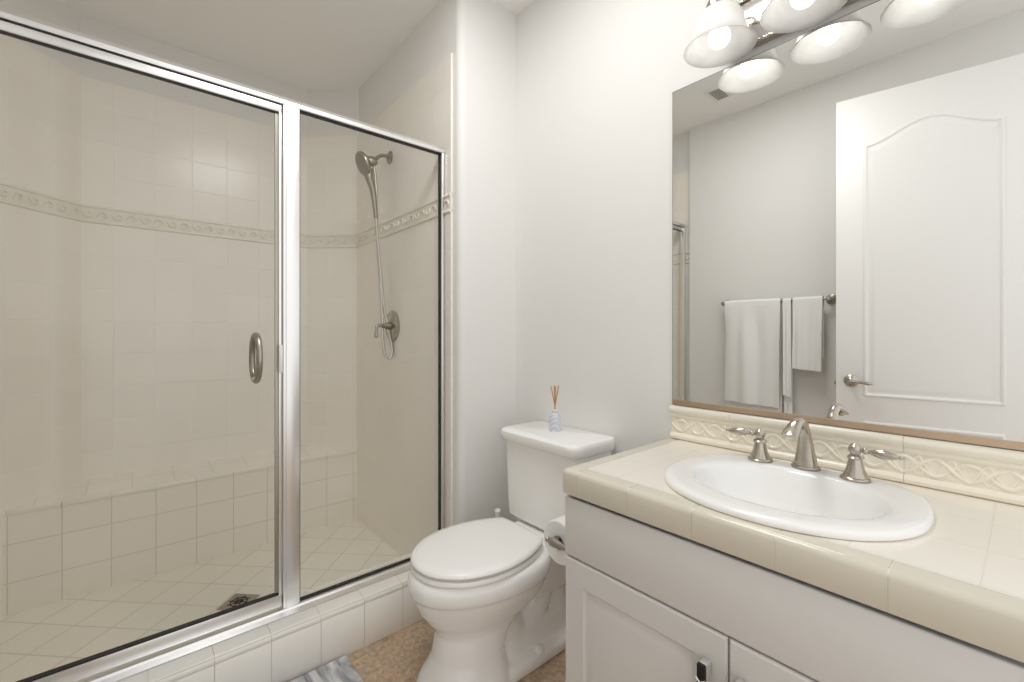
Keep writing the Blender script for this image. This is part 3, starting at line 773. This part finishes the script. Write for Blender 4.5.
# tank
bm = bmesh.new()
def tk(w_, d0, d1, z, r=.035): return [(p[0], p[1], z) for p in rrect(d1 - d0, w_, r, 6, (d0 + d1) / 2 - 1.10, -.012)]
loft(bm, [tk(.376, 1.196, 1.375, .412), tk(.396, 1.184, 1.382, .424), tk(.402, 1.179, 1.386, .50), tk(.406, 1.176, 1.388, .62), tk(.408, 1.174, 1.389, .718), tk(.408, 1.174, 1.389, .730)])
tank = obj('tank', bm, M['porcelain'], to)
bm = bmesh.new()
loft(bm, [tk(.420, 1.166, 1.392, .7285, .04), tk(.428, 1.157, 1.397, .7315, .045), tk(.435, 1.150, 1.399, .741, .05), tk(.438, 1.147, 1.399, .760, .05), tk(.434, 1.149, 1.398, .769, .048), tk(.428, 1.157, 1.393, .7745, .042), tk(.40, 1.173, 1.382, .7775, .03)])
obj('tank_lid', bm, M['porcelain'], to)
bm = bmesh.new(); box(bm, (1.215 - 1.10, -.11, .4035), (1.36 - 1.10, .09, .413), .003); obj('tank_gasket', bm, M['gasket'], to)
for s in (1, -1):
    bm = bmesh.new(); lathe(bm, [(0, 0), (.018, 0), (.0185, .006), (.016, .016), (.009, .021), (0, .022)], Matrix.Translation((1.095 - 1.10, s * .106, .040)), 24); obj('bolt_cap', bm, M['porcelain'], to)

# toilet brush tucked between toilet and wing wall
br = thing('toilet_brush', 'white brush handle standing behind the toilet seat against the wing wall', 'toilet brush', (1.215, 1.512, 0))
bm = bmesh.new(); lathe(bm, [(0, .001), (.046, .001), (.050, .02), (.046, .11), (.040, .125), (.030, .126), (.028, .06), (0, .06)], None, 28); obj('holder', bm, M['seat'], br)
bm = bmesh.new(); lathe(bm, [(0, .065), (.024, .066), (.026, .12), (.0075, .135), (.0065, .36), (0, .36)], None, 16)
lathe(bm, [(0, .352), (.010, .352), (.0125, .380), (.0145, .392), (.010, .399), (0, .40)], None, 20); obj('handle', bm, M['seat'], br)

# ------------------------------------------------------------------ paper holder and roll on the vanity's side
ph = thing('toilet_paper_holder', 'nickel two post paper holder on the side of the white vanity', 'paper holder', (.975, VY1, .580))
PX0, PX1, PY, PZ = .900, 1.046, .876, .580
def Ph(x, y, z): return (x - .975, y - VY1, z - .580)
for x in (PX0, PX1):
    bm = bmesh.new()
    lathe(bm, [(0, 0), (.0115, 0), (.0115, .008), (.010, .012), (0, .012)], at(Ph(x, VY1 + .0005, PZ), (0, 1, 0)), 24)
    lathe(bm, [(0, .010), (.0085, .010), (.0075, .030), (.010, .052), (.0125, .066), (.0125, .080), (.009, .090), (.006, .092), (.0075, .097), (.005, .102), (0, .103)], at(Ph(x, VY1, PZ), (0, 1, 0)), 20)
    obj('post', bm, M['nickel_dark'], ph)
bm = bmesh.new(); tube(bm, [Ph(PX0, PY, PZ), Ph(PX1, PY, PZ)], .0085, 14); obj('roller', bm, M['nickel_dark'], ph)
pr2 = thing('toilet_paper_roll', 'white toilet paper roll hanging on the nickel holder beside the vanity', 'toilet paper', (PX0 + .025, PY, PZ))
bm = bmesh.new()
RR = .062; zc = -.0112
mt = at((0, 0, zc), (1, 0, 0))
lathe(bm, [(.020, 0), (RR - .003, 0), (RR, .003), (RR, .099), (RR - .003, .102), (.020, .102), (.020, 0)], mt, 48)
# loose tail hanging at the wall side
obj('paper', bm, M['paper'], pr2)
bm = bmesh.new(); lathe(bm, [(.0188, .0015), (.0202, .0015), (.0202, .1005), (.0188, .1005), (.0188, .0015)], mt, 32); obj('core', bm, M['dark'], pr2)

# ------------------------------------------------------------------ reed diffuser on the tank lid
rd = thing('reed_diffuser', 'small pale blue grey bottle with reed sticks standing on the toilet tank lid', 'reed diffuser', (1.285, 1.235, .7775))
bm = bmesh.new(); lathe(bm, [(0, 0), (.0215, 0), (.023, .002), (.023, .060), (.0215, .066), (.013, .071), (.0115, .074), (.0115, .080), (0, .080)], None, 28); obj('bottle', bm, M['bottle'], rd)
bm = bmesh.new(); lathe(bm, [(0, .0795), (.0135, .0795), (.0135, .086), (.006, .087), (0, .087)], None, 24); obj('collar', bm, mat('pale wood collar', (.78, .70, .58), .6), rd)
for i, (dx, dy, h) in enumerate([(-.004, .018, .176), (.006, .009, .180), (-.003, -.006, .178), (.004, -.016, .182), (-.006, -.024, .172), (.002, .001, .174)]):
    bm = bmesh.new(); tube(bm, [(-dx * .2, -dy * .2, .082), (dx, dy, h)], .0021, 8); obj('reed_stick', bm, M['reed'], rd)

# ------------------------------------------------------------------ bath mat
bm = bmesh.new(); box(bm, (-.30, -.28, 0), (.30, .28, .012), .005, 3)
mt_ = obj('bath_mat', bm, M['rug']); mt_.location = (.285, 1.32, .0005)
tag(mt_, 'grey and white marbled bath mat lying on the brown floor by the shower curb', 'bath mat')

# ------------------------------------------------------------------ seen in the mirror: towel bar, towels, door, vent
BX, BZ = XL + .072, 1.372
tb = thing('towel_bar', 'nickel towel bar with round end posts on the left wall', 'towel bar', (XL, 1.075, BZ))
bm = bmesh.new(); tube(bm, [(.072, -.312, 0), (.072, .312, 0)], .0075, 14); obj('bar', bm, M['nickel_dark'], tb)
for s in (1, -1):
    bm = bmesh.new(); lathe(bm, [(0, .0005), (.030, .0005), (.030, .005), (.020, .011), (.011, .018), (.010, .056), (.014, .062), (.0155, .072), (.012, .084), (0, .087)], at((0, s * .305, 0), (1, 0, 0)), 28); obj('post', bm, M['nickel_dark'], tb)

def towel(name, label, y0, y1, zf, zb, thick, off=0.0, amp=.006, seed=0, skew=0.0):
    """folded terry over the bar: rises behind, over, and falls in front"""
    rnd = random.Random(seed); R0 = .0085 + off
    prof = []
    nb = 12
    for i in range(nb): prof.append((-R0, zb + (BZ - zb) * i / nb, 0))
    for i in range(9):
        a = PI - PI * i / 8; prof.append((R0 * math.cos(a), BZ + R0 * math.sin(a), 0))
    nf = 26
    for i in range(1, nf + 1): prof.append((R0, BZ - (BZ - zf) * i / nf, i / nf))
    ny = 34; ph1, ph2 = rnd.uniform(0, 6), rnd.uniform(0, 6)
    def pt(j, k, side):
        x, z, f = prof[k]; u = j / (ny - 1); y = y0 + (y1 - y0) * u
        drop = max(0, BZ - z)
        wv = amp * min(1, drop / .2) * (math.sin(u * 9 + ph1 + drop * 1.5) + .5 * math.sin(u * 19 + ph2))
        sg = 1 if x >= 0 else -1
        if f > 0: y += skew * f * (.5 - u) * 0 + skew * f
        zz = z + (.012 * (u - .5) if f >= 1 else 0)
        x2 = x + sg * (side * thick) + (wv if x > 0 else wv * .3)
        if abs(z - BZ) <= R0 * 1.2 and f == 0: 
            a = math.atan2(z - BZ, x); x2 = (R0 + side * thick) * math.cos(a) if k >= nb else x - side * thick; zz = BZ + (R0 + side * thick) * math.sin(a) if k >= nb else z
        return (BX + x2, y, zz)
    bm = bmesh.new(); K = len(prof)
    rings = []
    for j in range(ny):
        rings.append([pt(j, k, 1) for k in range(K)] + [pt(j, k, 0) for k in range(K - 1, -1, -1)])
    loft(bm, rings)
    o = obj(name, bm, M['toweling'], angle=70); o.data.transform(Matrix.Translation((-BX, -(y0 + y1) / 2, -BZ))); o.location = (BX, (y0 + y1) / 2, BZ)
    return o
t1 = towel('bath_towel', '', 1.02, 1.365, .700, .52, .010, .0005, .013, 3, .004)
tag(t1, 'large white bath towel, the widest of the towels on the bar', 'towel')
t2 = towel('folded_towel', '', .962, 1.006, .775, .60, .007, .0005, .004, 5, .0)
tag(t2, 'narrow folded white towel between the wide bath towel and small hand towel', 'towel')
t3 = towel('hand_towel', '', .795, .950, .945, 1.02, .009, .0005, .006, 8, .006)
tag(t3, 'short white hand towel at the bar end nearest the door', 'towel')

# open door leaf, hinged at the entry wall and swung back toward the left wall
DW, DH, DT = .752, 2.432, .036
dvec = Vector((-.1754, -.9845, 0)); hinge = Vector((-.1526, .693, 0)) + dvec * DW
dr_ = bpy.data.objects.new('door_1', None); COL.objects.link(dr_)
dr_.location = (-.1526, .693, .008); dr_.rotation_euler = (0, 0, math.atan2(dvec.y, dvec.x))   # local x runs free edge -> hinge, +y faces the mirror
struct(dr_, 'open white two panel door with arched upper panel swung against the left wall', 'door')
bm = bmesh.new(); box(bm, (0, -DT, 0), (DW, 0, DH), .002)
leaf = obj('leaf', bm, M['door'], dr_)
def panel(pts):
    bm = bmesh.new()
    P = [Vector((x, z)) for x, z in pts]; n = len(P)
    def inset(d):
        out = []
        for i in range(n):
            a, b, c = P[i - 1], P[i], P[(i + 1) % n]
            e1, e2 = (b - a).normalized(), (c - b).normalized()
            n1, n2 = Vector((-e1.y, e1.x)), Vector((-e2.y, e2.x)); m_ = (n1 + n2); m_ = m_ / max(.3, m_.dot(n1))
            out.append(b + m_ * d)
        return out
    prof = [(0, -.001), (0, .0005), (.004, .0055), (.010, .007), (.015, .005), (.018, .001), (.024, .0005), (.030, .002), (.044, .006), (.048, .0065)]
    loft(bm, [[(p.x, h, p.y) for p in inset(d)] for d, h in prof], cap0=False)
    o = obj('panel', bm, M['door'], dr_, angle=22)
    return o
x0, x1 = .118, DW - .118
arch = []
zs, zr = 2.165, .088
for i in range(25):
    u = i / 24; sh_ = math.sin(PI * u) ** 1.0; e = .5 - .5 * math.cos(2 * PI * u)
    arch.append((x1 + (x0 - x1) * u, zs + zr * e))
panel([(x0, .822), (x1, .822)] + arch)
panel([(x0, .22), (x1, .22), (x1, .690), (x0, .690)])
bm = bmesh.new()
lathe(bm, [(0, 0), (.031, 0), (.032, .004), (.027, .008), (.020, .011), (.013, .016), (.011, .045), (0, .045)], at((.066, .0005, .902), (0, 1, 0)), 28)
lev = spline([(.066, .047, .902), (.080, .050, .902), (.110, .050, .900), (.140, .049, .895), (.158, .047, .893)], 5)
tube(bm, lev, lerp_list([.012, .0085, .0075, .009, .005], len(lev)), 14)
obj('handle', bm, M['nickel'], dr_)
bm = bmesh.new(); box(bm, (-.0015, -.030, .855), (.0005, -.006, .915), .0005); box(bm, (-.010, -.024, .877), (0, -.012, .893), .003); obj('latch', bm, M['nickel_dark'], dr_)

vt = thing('ceiling_vent', 'small white slotted vent in the ceiling, seen in the mirror under the light', 'vent', (-.045, 1.29, CEIL))
bm = bmesh.new()
prism(bm, rrect(.17, .12, .006), -.005, -.0002); f1 = obj('frame', bm, M['vent'], vt)
for i in range(7):
    bm = bmesh.new(); box(bm, (-.066 + i * .0195, -.035, -.0062), (-.066 + i * .0195 + .0105, .035, -.0045)); obj('slot', bm, M['vent_dark'], vt)
